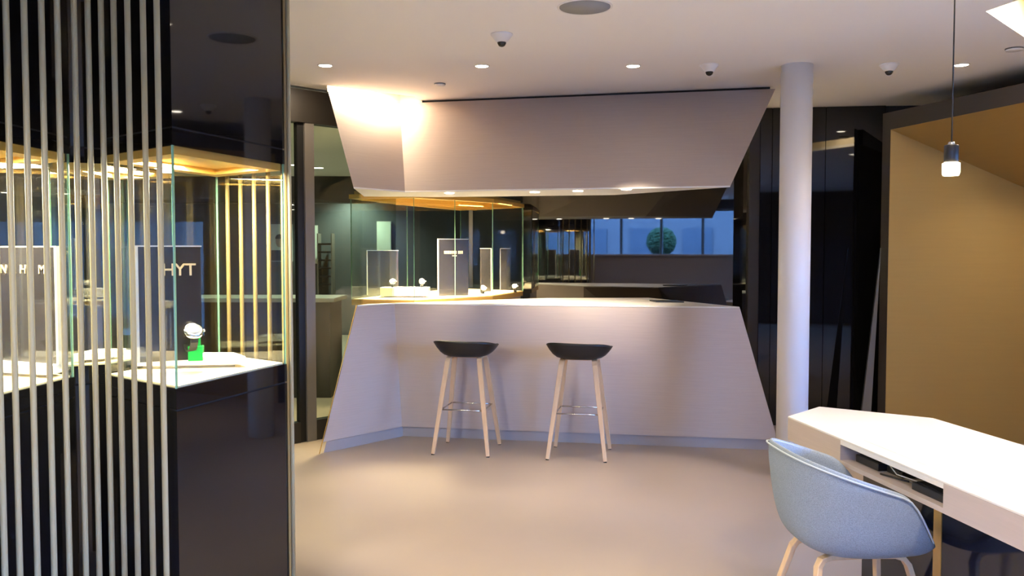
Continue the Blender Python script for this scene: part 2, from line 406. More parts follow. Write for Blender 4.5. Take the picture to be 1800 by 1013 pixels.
for x, n in ((-2.5, 'bush end'), (-.6, 'tall pane end')): off_down(x, -1.6, 'unseen fill downlight added by the street window, '+n, 60, 140)  # further unseen wide-cone lamps behind the camera, added for warm fill
off_down(1.62, 3.05, 'ceiling downlight above the white desk', 22)
off_down(3.3, 3.4, 'ceiling downlight in front of the gold alcove', 60)
def dome(u, v, label):
    q = P(u, v, z=CEIL); o = thing('dome_camera', label, 'security camera', (q.x, q.y, CEIL), 0, 'ceiling dome cameras')
    MB().lathe([(.062, 0), (.062, -.006), (.056, -.012), (.034, -.040), (.026, -.046), (0, -.046)]).build('housing', 'white', o)
    MB().lathe([(.0255, -.045), (.0245, -.052), (.018, -.064), (.009, -.070), (0, -.0715)]).build('lens_dome', 'lens', o)
dome(882, 60, 'white dome security camera nearest the round speaker')
dome(1247, 114, 'white dome security camera next to the white column')
dome(1563, 113, 'white dome security camera to the left of the pendant cord')
q = P(1028, 12, z=CEIL); o = thing('ceiling_speaker', 'large round grey speaker set flush in the ceiling', 'speaker', (q.x, q.y, CEIL))
MB().lathe([(.125, 0), (.132, -.006), (.138, -.002), (.138, 0)], seg=48).build('rim', 'white', o)
MB().lathe([(0, -.005), (.126, -.004), (.126, -.0005)], seg=48).build('grille', 'greyp', o)
def detector(u, v, label, r):
    q = P(u, v, z=CEIL); o = thing('smoke_detector', label, 'smoke detector', (q.x, q.y, CEIL), 0, 'smoke detectors')
    MB().lathe([(r, 0), (r, -.006), (r*.96, -.008)]).build('rim', 'alu', o)
    MB().lathe([(r*.95, -.006), (r*.93, -.014), (0, -.016)]).build('cover', 'white', o)
detector(773, 147, 'small flat ceiling disc above the canopy', .042)
detector(1783, 85, 'small flat ceiling disc near the lit ceiling cove', .05)

# ================================================================== BAR STOOLS
def bowl(rim, prof, nth=48, zb=0.0):
    """rim(a)->(x,y,z); prof = [(radius fraction, height fraction)] from centre to rim; zb bottom height"""
    bm = bmesh.new(); c = bm.verts.new((0, 0, zb)); rings = []
    for rf, hf in prof:
        rg = []
        for k in range(nth):
            x, y, z = rim(2*math.pi*k/nth); rg.append(bm.verts.new((x*rf, y*rf, zb+(z-zb)*hf)))
        rings.append(rg)
    for k in range(nth): bm.faces.new((c, rings[0][k], rings[0][(k+1) % nth]))
    for a, b in zip(rings, rings[1:]):
        for k in range(nth): bm.faces.new((a[k], b[k], b[(k+1) % nth], a[(k+1) % nth]))
    for f in bm.faces: f.smooth = True
    mb = MB(); mb.bm.free(); mb.bm = bm; return mb
def sm(t): t = max(0, min(1, t)); return t*t*(3-2*t)
def se(a, rx, ry, n):
    c, s = math.cos(a), math.sin(a); return (rx*math.copysign(abs(c)**(2/n), c), ry*math.copysign(abs(s)**(2/n), s))
def make_stool(label, cx, cy, rz):
    t = thing('bar_stool', label, 'bar stool', (cx, cy, 0), rz, 'bar stools at the counter')
    def rim(a):
        x, y = se(a, .243, .195, 2.5); z = .836-.026*sm((y+.19)/.19)-.03*sm(y/.19)-.004*(x/.24)
        return x, y-.02, z
    s = bowl(rim, [(.30, .0), (.52, .02), (.68, .12), (.80, .33), (.90, .62), (.97, .88), (1, 1)], 56, .712).build('seat_shell', 'stool', t, recalc=True)
    md = s.modifiers.new('solid', 'SOLIDIFY'); md.thickness = .012; md.offset = 1
    for sx in (-1, 1):
        for sy in (-1, 1):
            f = Vector((sx*.207, sy*.207, .006)); tp = Vector((sx*.122, sy*.105, .675)); mid = lerp(f, tp, .5)
            path = [f, lerp(f, tp, .33), mid, lerp(f, tp, .85), tp, Vector((sx*.118, sy*.092, .697)), Vector((sx*.116, sy*.07, .706)), Vector((sx*.114, sy*.002, .708))]
            lg = MB().strip(path, (1, 0, 0), [.027, .031, .034, .037, .038, .038, .038, .036], [.022, .022, .023, .022, .020, .019, .017, .016]).build('leg', 'wood', t, .003)
            MB().strip([f+Vector((0, 0, -.006)), f+Vector((0, 0, .004))], (1, 0, 0), .022, .018).build('foot_glide', 'rubber', lg)
    MB().box(-.115, .115, -.02, .02, .7, .712).build('cross_bar', 'wood', t)
    k = .327/.675; hx = .207+(.122-.207)*k-.008; hy = .207+(.105-.207)*k-.006
    fr = MB()
    for a, b in (((-hx, -hy), (hx, -hy)), ((hx, -hy), (hx, hy)), ((hx, hy), (-hx, hy)), ((-hx, hy), (-hx, -hy))): fr.tube([(a[0], a[1], .327), (b[0], b[1], .327)], .0055, 8)
    fr.build('footrest', 'chrome', t); return t
def center(px): 
    c = Vector((0, 0, 0))
    for u, v in px: c += P(u, v, z=0)
    return c/len(px)
c1 = center([(757, 799), (854, 804), (784, 778), (889, 783)]); c2 = center([(958, 809), (1063, 814), (971, 786), (1082, 790)])
make_stool('black shell bar stool with oak legs, left one of the pair at the bar', c1.x, c1.y, math.radians(-11))
make_stool('black shell bar stool with oak legs, the one nearer the white column', c2.x, c2.y, math.radians(-11))

# ================================================================== SHOWCASES AT THE LEFT
ZB, ZG = 1.025, 1.860
def showcase(poly, label, zb=ZB, zg=ZG, light=30):
    c = sum((Vector((p[0], p[1])) for p in poly), Vector((0, 0)))/len(poly)
    t = thing('display_showcase', label, 'showcase', (c.x, c.y, 0), 0, 'black glazed showcases')
    wpart(MB().prism(poly, 0, zb-.080), 'lower_cabinet', 'black', t)
    wpart(MB().prism(inset(poly, .006), zb-.080, zb-.073), 'shadow_groove', 'groove', t)
    wpart(MB().prism(poly, zb-.073, zb), 'base_band', 'black', t)
    wpart(MB().prism(inset(poly, .013), zb, zb+.006), 'display_floor', 'cream', t)
    wpart(MB().prism(poly, zg+.064, CEIL-.002), 'upper_cabinet', 'black', t)
    wpart(MB().prism(inset(poly, .006), zg+.057, zg+.064), 'shadow_groove', 'groove', t)
    wpart(MB().prism(poly, zg, zg+.057), 'top_band', 'black', t)
    fr = MB(); a = inset(poly, .014); b = inset(poly, .085); n = len(poly)
    for i in range(n): j = (i+1) % n; fr.prism([a[i], a[j], b[j], b[i]], zg-.028, zg)
    wpart(fr, 'soffit_frame', 'gold', t)
    wpart(MB().prism(b, zg-.004, zg), 'soffit_panel', 'gold', t)
    q = inset(poly, .005)
    for i in range(n):
        j = (i+1) % n; mb = MB().wallbox(q[i], q[j], .010, zb, zg)
        mb.bm.faces.ensure_lookup_table(); ed = (q[j]-q[i]).normalized()
        mb.bm.normal_update()
        for f in mb.bm.faces:
            if abs(f.normal.x*ed.x+f.normal.y*ed.y) > .9: f.material_index = 1
        wpart(mb, 'glass_pane', ['glass', 'gedge'], t)
    area((c.x, c.y, zg-.012), (c.x, c.y, 0), .30, .30, light, GOLDL if light < 0 else (1, .86, .62), 'showcase_lamp')
    return t
A = P(187, 660, z=ZB).xy; B = P(310, 684, z=ZB).xy; Cc = P(504, 640, z=ZB).xy; D = A+(Cc-B)
showcase([A, B, Cc, D], 'black glazed showcase holding the green watch stand, nearest the glass doors')
C2 = P(131, 663, z=ZB).xy; f0 = P(0, 696, z=ZB).xy; dv = (C2-f0).normalized(); B2 = C2-dv*.85
showcase([B2+Vector((-.62, .42)), B2, C2, C2+Vector((-.62, .42))], 'black glazed showcase at the far left edge with the dark lettered board')
case3 = [P(90, 647, z=ZB).xy, P(191, 641, z=ZB).xy, P(191, 641, z=ZB).xy+Vector((.12, .42)), P(90, 647, z=ZB).xy+Vector((-.05, .62))]
showcase(case3, 'black glazed showcase set back in the gap between its two neighbours', light=24)

# --- rod screens
def rods(pts, name, label, z0=0, z1=CEIL, r=.0093, m='rod'):
    c = sum((Vector((p[0], p[1])) for p in pts), Vector((0, 0)))/len(pts)
    t = thing(name, label, 'rod screen', (c.x, c.y, 0)); first = None
    for p in pts:
        if first is None:
            first = MB().tube([(0, 0, z0), (0, 0, z1)], r, 14).build('rod', m, t); o = first
        else: o = first.copy(); col.objects.link(o)
        o.location = (p[0]-c.x, p[1]-c.y, 0)
    return t
tops = [10, 41.5, 71.5, 99, 128, 152, 175, 197, 221, 248, 272]
Ds = [2.62, 2.66, 2.70, 2.74, 2.80, 2.84, 2.87, 2.88, 2.86, 2.82, 2.79]
mids = [(a+25*(441/1013)) for a in tops]
pts = [P(u, 441, Y=d).xy for u, d in zip(mids, Ds)]
pts = [P(-6, 441, Y=2.58).xy]+pts
rods(pts, 'rod_screen', 'row of tall champagne rods standing in front of the black showcases')
# rods behind the showcase, following its rear glass
bp = []
for k in range(5): bp.append(Cc.lerp(D, .09+.205*k)+(Cc-B).normalized()*.035)
rods([p for p in bp[:8]], 'rod_screen', 'row of gold rods seen through the rear glass of the showcase', m='rodg')
# single edge rod
e5 = P(510, 441, Y=3.60)
t = thing('edge_rod', 'tall champagne rod against the outer corner of the black showcase', 'rod', (e5.x, e5.y, 0))
MB().tube([(0, 0, 0), (0, 0, CEIL)], .0085, 14).build('rod', 'rod', t); MB().box(-.022, -.009, -.006, .012, 0, CEIL).build('backing_strip', 'rodg', t)

# --- signs, plinths, watches
def board(p0, p1, z0, z1, name, label, txts, edge=.010, side='left', bold=.012):
    p0 = Vector((p0[0], p0[1])); p1 = Vector((p1[0], p1[1])); c = (p0+p1)/2; d = (p1-p0); L = d.length; rz = math.atan2(d.y, d.x)
    t = thing(name, label, 'sign', (c.x, c.y, z0), rz)
    H = z1-z0
    MB().box(-L/2, L/2, -.006, .006, 0, H).build('panel', 'sign', t)
    f = MB(); f.box(-L/2-.004, L/2+.004, -.008, .008, H, H+.005)
    if side in ('left', 'both'): f.box(-L/2-edge, -L/2, -.012, .012, 0, H+.005)
    if side in ('right', 'both'): f.box(L/2, L/2+edge, -.012, .012, 0, H+.005)
    f.build('edge_frame', 'silver', t)
    for chx, size, x, z in txts:
        me = text_mesh(chx, size, .002, bold); me.materials.append(M['letter'])
        o = bpy.data.objects.new('letter', me); col.objects.link(o); o.parent = t
        o.location = (x, -.0085, z); o.rotation_euler = (math.pi/2, 0, 0)
    return t
def slab(poly, z0, z1, label, legs=True):
    c = sum((Vector((p[0], p[1])) for p in poly), Vector((0, 0)))/len(poly)
    t = thing('display_plinth', label, 'plinth', (c.x, c.y, z0))
    wpart(MB().prism(poly, z0+.012, z1), 'top_slab', 'plinth', t, .002)
    wpart(MB().prism(inset(poly, .03), z0, z0+.012), 'recessed_foot', 'plinthc', t); return t
zf = ZB+.006
s_a = P(232, 650, z=zf).xy; s_b = P(432, 646, z=zf).xy
nrm = Vector((-(s_b-s_a).y, (s_b-s_a).x)).normalized()
slab([s_a, s_b, s_b+nrm*.14+(s_a-s_b)*.15, s_a+nrm*.20+(s_b-s_a)*.05], zf, zf+.045, 'white display plinth under the green watch stand')
zp = zf+.045
h0 = P(240, 640, z=zp).xy; h1 = P(351, 634, z=zp).xy; hd = (h1-h0)
H = P(300, 434, Y=(h0.y+h1.y)/2).z
board(h0+nrm*.045, h1+nrm*.045, zp, H, 'brand_board', 'upright black board with gold letters behind the green watch stand', [(c, .066, hd.length*.16+dx, (H-zp)*.75) for c, dx in (('H', -.042), ('Y', 0), ('T', .038))], .014, 'left')
# watch on green acrylic stand
wq = P(345, 634, z=zp).xy
t = thing('watch_stand', 'translucent green acrylic block stand on the white plinth', 'watch stand', (wq.x, wq.y-.0, zp), math.radians(12))
MB().box(-.027, .027, -.02, .02, 0, .058).build('block', 'green', t, .002)
MB().box(-.020, .016, -.004, .012, .058, .105).build('upright', 'green', t, .002)
def watch(loc, rz, tilt, label, s=1.0):
    t = thing('wristwatch', label, 'watch', loc, rz, 'wristwatches on display')
    m = Matrix.Rotation(tilt, 4, 'X') @ Matrix.Scale(s, 4)
    def put(mb, n, mt): bmesh.ops.transform(mb.bm, matrix=m, verts=mb.bm.verts[:]); return mb.build(n, mt, t)
    put(MB().lathe([(0, -.008), (.023, -.008), (.026, -.004), (.026, .004), (.022, .008), (.019, .008), (.019, .0065), (0, .0065)], seg=28), 'case', 'chrome')
    put(MB().lathe([(0, .0066), (.0185, .0066), (.0185, .0072), (0, .0072)], seg=24), 'dial', 'silver')
    ring = [(0, .024, -.004)]+[(0, .0+.030*math.cos(a), -.034+.034*math.sin(a)) for a in [math.radians(x) for x in range(55, -236, -24)]]+[(0, -.024, -.004)]
    put(MB().strip(ring, (1, 0, 0), .020, .004), 'strap', 'strap')
    put(MB().tube([(.026, 0, 0), (.032, 0, 0)], .0035, 10), 'crown', 'chrome'); return t
watch((wq.x+.004, wq.y-.038, zp+.118), math.radians(38), math.radians(42), 'silver wristwatch with black strap on the green stand', 1.4)
# board and plinth in the far-left case
q0 = C2+Vector((-.06, -.02)); bdv = Vector((-.87, .50))
pl2 = [q0+Vector((.005, -.03)), q0+bdv*.52+Vector((.0, -.06)), q0+bdv*.52+Vector((.06, .09)), q0+Vector((.005, .03))]
z2 = ZB+.006
b1 = P(104, 640, z=z2+.045).xy; b0 = b1+Vector((-.36, .15))
sl0 = [b0+Vector((.0, -.10)), b1+Vector((.005, -.075)), b1+Vector((.005, .02)), b0+Vector((.04, .07))]
slab(sl0, z2, z2+.045, 'white display plinth at the far left under the dark board')
H2 = P(90, 435, Y=b1.y).z
board(b0, b1, z2+.045, H2, 'brand_board', 'upright dark board with spaced thin gold letters at the far left', [(c, .05, (RP(u, 487, b0.to_3d(), b1.to_3d(), b0.to_3d()+Vector((0, 0, 1))).xy-(b0+b1)/2).dot((b1-b0).normalized()), (H2-z2)*.70) for c, u in (('N', 10), ('A', 27), ('H', 44), ('M', 77))], .012, 'right', -.018)
lf = P(2, 545, Y=b1.y-.02)
t = thing('white_ornament', 'white leaf shaped ornament at the far left edge', 'ornament', (lf.x-.03, lf.y-.06, z2+.045))
mb = MB(); prev = None
for k in range(9):
    a = k/8; x = -.10+.14*a; z = lf.z-z2-.045-.03+.035*math.sin(a*1.7); wd = .03*math.sin(math.pi*(.08+.9*a))
    cur = [(x, -wd, z), (x, 0, z+.006), (x, wd, z)]
    if prev: mb.face([prev[0], cur[0], cur[1], prev[1]]); mb.face([prev[1], cur[1], cur[2], prev[2]])
    prev = cur
bmesh.ops.remove_doubles(mb.bm, verts=mb.bm.verts[:], dist=1e-5)
o = mb.build('blade', 'plinth', t); md = o.modifiers.new('s', 'SOLIDIFY'); md.thickness = .004
MB().tube([(-.05, 0, 0), (-.05, 0, lf.z-z2-.045-.02)], .004, 8).build('stem', 'plinth', t)
# plinths in the set-back case
cx3 = sum((Vector((p[0], p[1])) for p in case3), Vector((0, 0)))/4
i3 = inset(case3, .05)
slab([i3[0], i3[1], i3[1]+Vector((.03, .16)), i3[0]+Vector((.0, .2))], z2, z2+.04, 'white display plinth in the set-back showcase')

# ================================================================== VITRINE BEHIND THE BAR
ZV0, ZV1 = zt+.012, zb+.042
G = [Vector((-1.33, 6.98)), P(728, 526, z=ZV0).xy, P(800, 519.5, z=ZV0).xy, P(866, 515, z=ZV0).xy, Vector((.10, 8.70))]
G[1] = Vector((P(728, 500, Y=6.98).x, 6.98)); G[2] = Vector((P(800, 500, Y=7.30).x, 7.30)); G[3] = Vector((P(866, 500, Y=7.72).x, 7.72)); G[0] = Vector((P(618, 500, Y=7.12).x, 7.12)); G[4] = Vector((P(919, 500, Y=8.6).x, 8.6))
VB = [Vector((-.55, 9.2)), Vector((-1.0, 8.2))]
vit = thing('glass_vitrine', 'faceted glass vitrine with gold rim standing behind the bar', 'vitrine', (-.5, 7.8, 0))
vp = G+VB
wpart(MB().prism(inset(vp, .02), 0, ZV0-.05), 'cabinet', 'taupe', vit)
wpart(MB().prism(vp, ZV0-.05, ZV0-.006), 'base_rim', 'gold', vit)
wpart(MB().prism(inset(vp, .012), ZV0-.006, ZV0), 'display_floor', 'cream', vit)
fr = MB(); a_, b_ = inset(vp, -.012), inset(vp, .05); n = len(vp)
for i in range(n): j = (i+1) % n; fr.prism([a_[i], a_[j], b_[j], b_[i]], ZV1-.035, ZV1)
wpart(fr, 'top_rim', 'gold', vit)
wpart(MB().prism(inset(vp, .02), ZV1, ZV1+.03), 'soffit_panel', 'goldwall', vit)
for k in range(3):
    p0 = G[4].lerp(VB[0], .15+.3*k); p1 = G[0].lerp(VB[1], .15+.3*k)
    wpart(MB().wallbox(p0, p1, .03, ZV1-.04, ZV1), 'soffit_beam', 'gold', vit)
for i in range(n):
    j = (i+1) % n; mb = MB().wallbox(vp[i], vp[j], .008, ZV0-.004, ZV1-.03); mb.bm.normal_update(); ed = (vp[j]-vp[i]).normalized()
    for f in mb.bm.faces:
        if abs(f.normal.x*ed.x+f.normal.y*ed.y) > .9: f.material_index = 1
    wpart(mb, 'glass_pane', ['glass', 'gedge'], vit)
pq = P(828, 505, z=ZV0)
wpart(MB().box(pq.x-.02, pq.x+.02, pq.y-.02, pq.y+.02, ZV0, ZV1), 'corner_post', 'plinthc', vit)
area((-.25, 8.1, ZV1-.03), (-.25, 8.1, 0), .5, .5, 55, (1, .80, .50), 'vitrine_lamp')
area((-.85, 7.4, ZV1-.03), (-.85, 7.4, 0), .3, .3, 40, (1, .80, .50), 'vitrine_lamp')
w0 = P(668, 519, z=ZV0).xy; w1 = P(753, 519, z=ZV0).xy
yv = 7.32
slab([(P(668, 500, Y=yv).x, yv), (P(752, 500, Y=yv).x, yv), (P(752, 500, Y=yv).x, yv+.2), (P(668, 500, Y=yv).x, yv+.2)], ZV0, ZV0+.085, 'white display block inside the vitrine behind the bar')
yb = 7.62
board((P(771, 500, Y=yb-.03).x, yb-.03), (P(823, 500, Y=yb+.05).x, yb+.05), ZV0, P(800, 421, Y=yb).z, 'brand_board', 'small black board with silver edge inside the vitrine behind the bar', [], .008, 'left')
bo = bpy.data.objects[[o.name for o in bpy.data.objects if o.name.startswith('brand_board')][-1]]
mk = MB(); x = -.085; Hh = P(800, 421, Y=yb).z-ZV0
rr = random.Random(3)
while x < .08:
    wd = rr.uniform(.006, .013)
    if abs(x-.03) > .008: mk.box(x, x+wd, -.0085, -.006, Hh*.745, Hh*.745+.026)
    x += wd+.004
for k in range(4): mk.box(-.012+k*.011, -.005+k*.011, -.0085, -.006, Hh*.70, Hh*.70+.010)
mk.build('lettering', 'letter', bo)['kind'] = 'stuff'
for k, (u, Y, lb) in enumerate(((690, 7.40, 'wristwatch on the white block behind the bar, left of the other watch there'), (742, 7.42, 'wristwatch on the white block behind the bar, nearer the black board'))):
    q = P(u, 500, Y=Y); watch((q.x, q.y, ZV0+.085+.050), math.radians(10), math.radians(50), lb, 1.1)
q = P(905, 500, Y=8.35); watch((q.x, q.y, ZV0+.055), math.radians(-10), math.radians(50), 'wristwatch at the right end of the vitrine by the black wall', 1.1)
q = P(850, 500, Y=7.95); watch((q.x, q.y, ZV0+.055), math.radians(20), math.radians(50), 'wristwatch beside the grey post inside the vitrine', 1.1)
board((P(845, 500, Y=8.3).x, 8.3), (P(862, 500, Y=8.45).x, 8.45), ZV0, ZV0+.42, 'brand_board', 'narrow dark board at the back of the vitrine', [], .006, 'right')
board((P(880, 500, Y=8.75).x, 8.75), (P(897, 500, Y=8.75).x, 8.75), ZV0, ZV0+.42, 'brand_board', 'rearmost dark board in the vitrine near the black wall', [], .006, 'left')

board((P(646, 500, Y=7.75).x, 7.75), (P(700, 500, Y=7.85).x, 7.85), ZV0, ZV0+.40, 'brand_board', 'dim dark board behind the white block in the vitrine', [], .008, 'left')
# ================================================================== GOLD ALCOVE
po = P(1552, 200, Y=6.8); zfT = po.z; fr1 = P(1800, 146, z=zfT)
fd = (fr1-po); fd.z = 0; fd.normalize(); fn = Vector((fd.y, -fd.x, 0)); fn = fn if fn.x > 0 else -fn    # fn points into the alcove (right/back)
alc = thing('gold_alcove', 'dark framed alcove lined with gold panels on the right', 'alcove', (po.x, po.y, 0))
def FP(u, v):                              # point on the frame's front plane
    return RP(u, v, po, fr1, po+Vector((0, 0, -1)))
S0 = FP(1565, 228); S1 = FP(1800, 180); S2 = P(1800, 330, Y=6.62)
fe = po+fd*3.0
def zl(p): return S0.z+(S1.z-S0.z)*((p-S0).dot(fd)/(S1-S0).dot(fd))
post_in = (S0-po).dot(fd)
Q = lambda t, dn, z: Vector((po.x+fd.x*t+fn.x*dn, po.y+fd.y*t+fn.y*dn, z))
wpart(MB().loft([Q(0, 0, 0), Q(post_in, 0, 0), Q(post_in, .012, 0), Q(0, .012, 0)], [Q(0, 0, zfT), Q(post_in, 0, zfT), Q(post_in, .012, zfT), Q(0, .012, zfT)]), 'frame_post', 'taupe_dk', alc)
zA = zl(Q(post_in, 0, 0)); zBm = zl(Q(3.0, 0, 0))
wpart(MB().loft([Q(post_in, 0, zA), Q(3.0, 0, zBm), Q(3.0, .06, zBm), Q(post_in, .06, zA)], [Q(post_in, 0, zfT), Q(3.0, 0, zfT), Q(3.0, .06, zfT), Q(post_in, .06, zfT)]), 'frame_header', 'taupe_dk', alc)
s0 = Vector(S0)+fn*.004; far = (S2-s0); Sx = s0+far*1.5
# back gold wall: vertical panel under the line s0 -> S2
dn = Vector((.03, .03, 0))
wpart(MB().loft([(s0.x, s0.y, 0), (Sx.x, Sx.y, 0), (Sx.x+dn.x, Sx.y+dn.y, 0), (s0.x+dn.x, s0.y+dn.y, 0)], [s0, Sx, Sx+dn, s0+dn]), 'gold_wall', 'goldwall', alc)
fE = Q(3.0, .0, zBm); 
up = Vector((0, 0, .03))
wpart(MB().loft([s0, fE, Sx], [s0+up, fE+up, Sx+up]), 'gold_soffit', 'goldwall', alc)
ce = Q(3.0, .06, 0)
wpart(MB().wallbox((ce.x+.02, ce.y), (Sx.x, Sx.y), .04, 0, CEIL-.003), 'gold_end_wall', 'goldwall', alc)
wpart(MB().wallbox((ce.x+.02, ce.y-.04), (4.6, 3.86), .04, 0, CEIL-.003), 'frame_return', 'taupe_dk', alc)
# slanted aluminium edge
a0 = P(1549, 436, Y=6.72); a1 = P(1514, 730, Y=6.70); a2 = P(1531, 730, Y=6.70); dz = Vector((0, .02, 0))
def ext(a, b): return a+(b-a)*((a.z)/(a.z-b.z))
a1 = ext(a0, a1); a2 = ext(a0, a2)
wpart(MB().loft([a0, a1, a2], [a0+dz, a1+dz, a2+dz]), 'edge_strip', 'alu', alc)
cl = lerp(lerp(s0, S2, .55), S1, .25)
# alcove lamp in the soffit, right of the frame
lq = lerp(lerp(S0, S1, 1.25), lerp(S0, S2, 1.2), .45)
wpart(MB().lathe([(0, -.006), (.04, -.006), (.045, .004)], (lq.x, lq.y, lq.z-.004)), 'spotlight', 'lampd', alc)
spot((lq.x, lq.y, lq.z-.03), 14, WARM, 150, .9)

# ================================================================== DESK
ZD = .74
F1 = P(1385, 732, z=ZD); F2 = P(1800, 905, z=ZD); B1 = P(1440, 715, z=ZD); B2d = P(1640, 735, z=ZD); B3 = P(1800, 783, z=ZD)
fdv = (F2-F1).normalized(); bdv2 = (B3-B2d).normalized()
Fe = F1+fdv*2.3; Be = B2d+bdv2*1.9
poly = [F1, Fe, Be, B2d, B1]
desk = thing('desk', 'pale faceted desk with open cable compartment beside the blue chair', 'desk', (1.7, 3, 0))
T = .108
inn = Vector((fdv.y, -fdv.x, 0)); inn = inn if inn.x > 0 else -inn
wpart(MB().prism(poly, ZD-.008, ZD), 'desk_top', 'top', desk, .0015)
wpart(MB().prism(inset(poly, .001), ZD-T, ZD-T+.018), 'bottom_panel', 'taupe', desk)
def on_front(u, v): return RP(u, v, F1, F2, F1-Vector((0, 0, 1)))
o1 = (on_front(1477, 800)-F1).dot(fdv); o2 = (on_front(1658, 870)-F1).dot(fdv)
def fseg(t0, t1, nm):
    a = F1+fdv*t0; b = F1+fdv*t1
    wpart(MB().prism([a, b, b+inn*.018, a+inn*.018], ZD-T+.018, ZD-.008), nm, 'taupe', desk)
fseg(0, o1, 'front_panel'); fseg(o2, 2.3, 'front_panel')
for i in (1, 2, 3, 4):
    a = poly[i]; b = poly[(i+1) % 5]; c = sum(poly, Vector())/5; d = (b-a).normalized(); nn = Vector((-d.y, d.x, 0)); nn = nn if nn.dot(c-a) > 0 else -nn
    wpart(MB().prism([a+nn*.001, b+nn*.001, b+nn*.018, a+nn*.018], ZD-T+.018, ZD-.008), 'side_panel', 'taupe', desk)
for t in (o1-.018, o2):
    a = F1+fdv*t; b = F1+fdv*(t+.018); wpart(MB().prism([a+inn*.018, b+inn*.018, b+inn*.26, a+inn*.26], ZD-T+.018, ZD-.008), 'divider', 'taupe', desk)
a = F1+fdv*o1+inn*.26; b = F1+fdv*o2+inn*.26
wpart(MB().prism([a, b, b+inn*.015, a+inn*.015], ZD-T+.018, ZD-.008), 'compartment_back', 'plastic', desk)
wpart(MB().prism([F1+fdv*o1, F1+fdv*o2, F1+fdv*o2+inn*.018, F1+fdv*o1+inn*.018], ZD-.026, ZD-.008), 'lintel', 'top', desk)
ip = [F1+fdv*.52+inn*.07, F1+fdv*2.2+inn*.07, F1+fdv*2.2+inn*.5, F1+fdv*.42+inn*.5]
wpart(MB().prism(ip, ZD, ZD+.002), 'writing_inset', 'inset', desk)
# pedestal
pa = F1+fdv*.35+inn*.17; 
def fl(t, n): v = F1+fdv*t+inn*n; return Vector((v.x, v.y))
wpart(MB().prism([fl(.30, .20), fl(.828, .17), fl(.828, .45), fl(.30, .42)], 0, ZD-T), 'pedestal', 'navy', desk)
wpart(MB().prism([fl(.83, .168), fl(.90, .150), fl(.90, .45), fl(.83, .45)], 0, ZD-T), 'pedestal_gold_panel', 'gold', desk)
wpart(MB().prism([fl(.902, .152), fl(1.9, .13), fl(1.9, .5), fl(.902, .47)], 0, ZD-T), 'pedestal', 'navy', desk)
tb = fl(1.15, .03); wpart(MB().prism([fl(1.02, .03), fl(1.18, .03), fl(1.18, .11), fl(1.02, .11)], ZD-T-.012, ZD-T), 'pull_tab', 'gold', desk)
# things in the compartment
zc = ZD-T+.0185
def device(t0, t1, n0, n1, h, label):
    c = (fl(t0, n0)+fl(t1, n1))/2; t = thing('network_box', label, 'electronics', (c.x, c.y, zc), 0, 'electronics in the desk compartment')
    wpart(MB().prism([fl(t0, n0), fl(t1, n0), fl(t1, n1), fl(t0, n1)], zc, zc+h), 'housing', 'plastic', t, .003)
    p = inset([fl(t0, n0), fl(t1, n0), fl(t1, n1), fl(t0, n1)], .012); wpart(MB().prism(p, zc+h, zc+h+.003), 'lid', 'lens', t)
device(o1+.03, o1+.19, .05, .20, .030, 'black electronics box deepest in the left end of the desk compartment')
device(o1+.20, o1+.30, .08, .22, .024, 'small black electronics box in the middle of the desk compartment')
device(o2-.22, o2-.02, .03, .22, .028, 'black electronics box at the near end of the desk compartment')
pz = zc+.005
p0, p1 = fl(o1+.24, .03), fl(o1+.36, .07)
t = thing('pen', 'thin black pen lying in the desk compartment', 'pen', (p0.x, p0.y, zc)); wpart(MB().tube([(p0.x, p0.y, pz), (p1.x, p1.y, pz)], .0035, 8), 'barrel', 'plastic', t); wpart(MB().tube([(p1.x, p1.y, pz), (p1.x+(p1-p0).x*.1, p1.y+(p1-p0).y*.1, pz)], [.003, .001], 8), 'tip', 'chrome', t)
pth = [fl(o1+.20, .15), fl(o1+.25, .06), fl(o1+.33, .04), fl(o1+.42, .07), fl(o1+.46, .14)]; zz = [.045, .04, .025, .02, .02]
t = tag(MB().tube([(p.x, p.y, zc+z) for p, z in zip(pth, zz)], .0022, 8).build('cable', 'cable', loc=(pth[2].x, pth[2].y, zc)), 'pale thin cable curling inside the desk compartment', 'cable')
# pendant over the desk
pq = P(1672, 283, Y=3.3)
pen = thing('pendant_lamp', 'small black pendant lamp with glowing bulb over the desk', 'pendant lamp', (pq.x, pq.y, pq.z))
MB().lathe([(0, .066), (.009, .066), (.011, .062), (.024, .060), (.026, .057), (.026, -.004), (.024, -.006), (0, -.006)]).build('shade', 'plastic', pen)
MB().lathe([(0, .072), (.010, .072), (.014, .062), (.014, .060)]).build('cap', 'chrome', pen)
MB().tube([(0, 0, .07), (0, 0, CEIL-pq.z)], .0028, 8).build('cord', 'plastic', pen)
MB().lathe([(.024, -.006), (.0315, -.009), (.0315, -.046), (.028, -.056), (0, -.058)], seg=10, smooth=False).build('bulb', 'lampb', pen)
MB().lathe([(.05, 0), (.05, -.02), (0, -.022)], (0, 0, CEIL-pq.z)).build('ceiling_rose', 'white', pen)
spot((pq.x, pq.y, pq.z-.075), 17, WARMW, 150, .6)

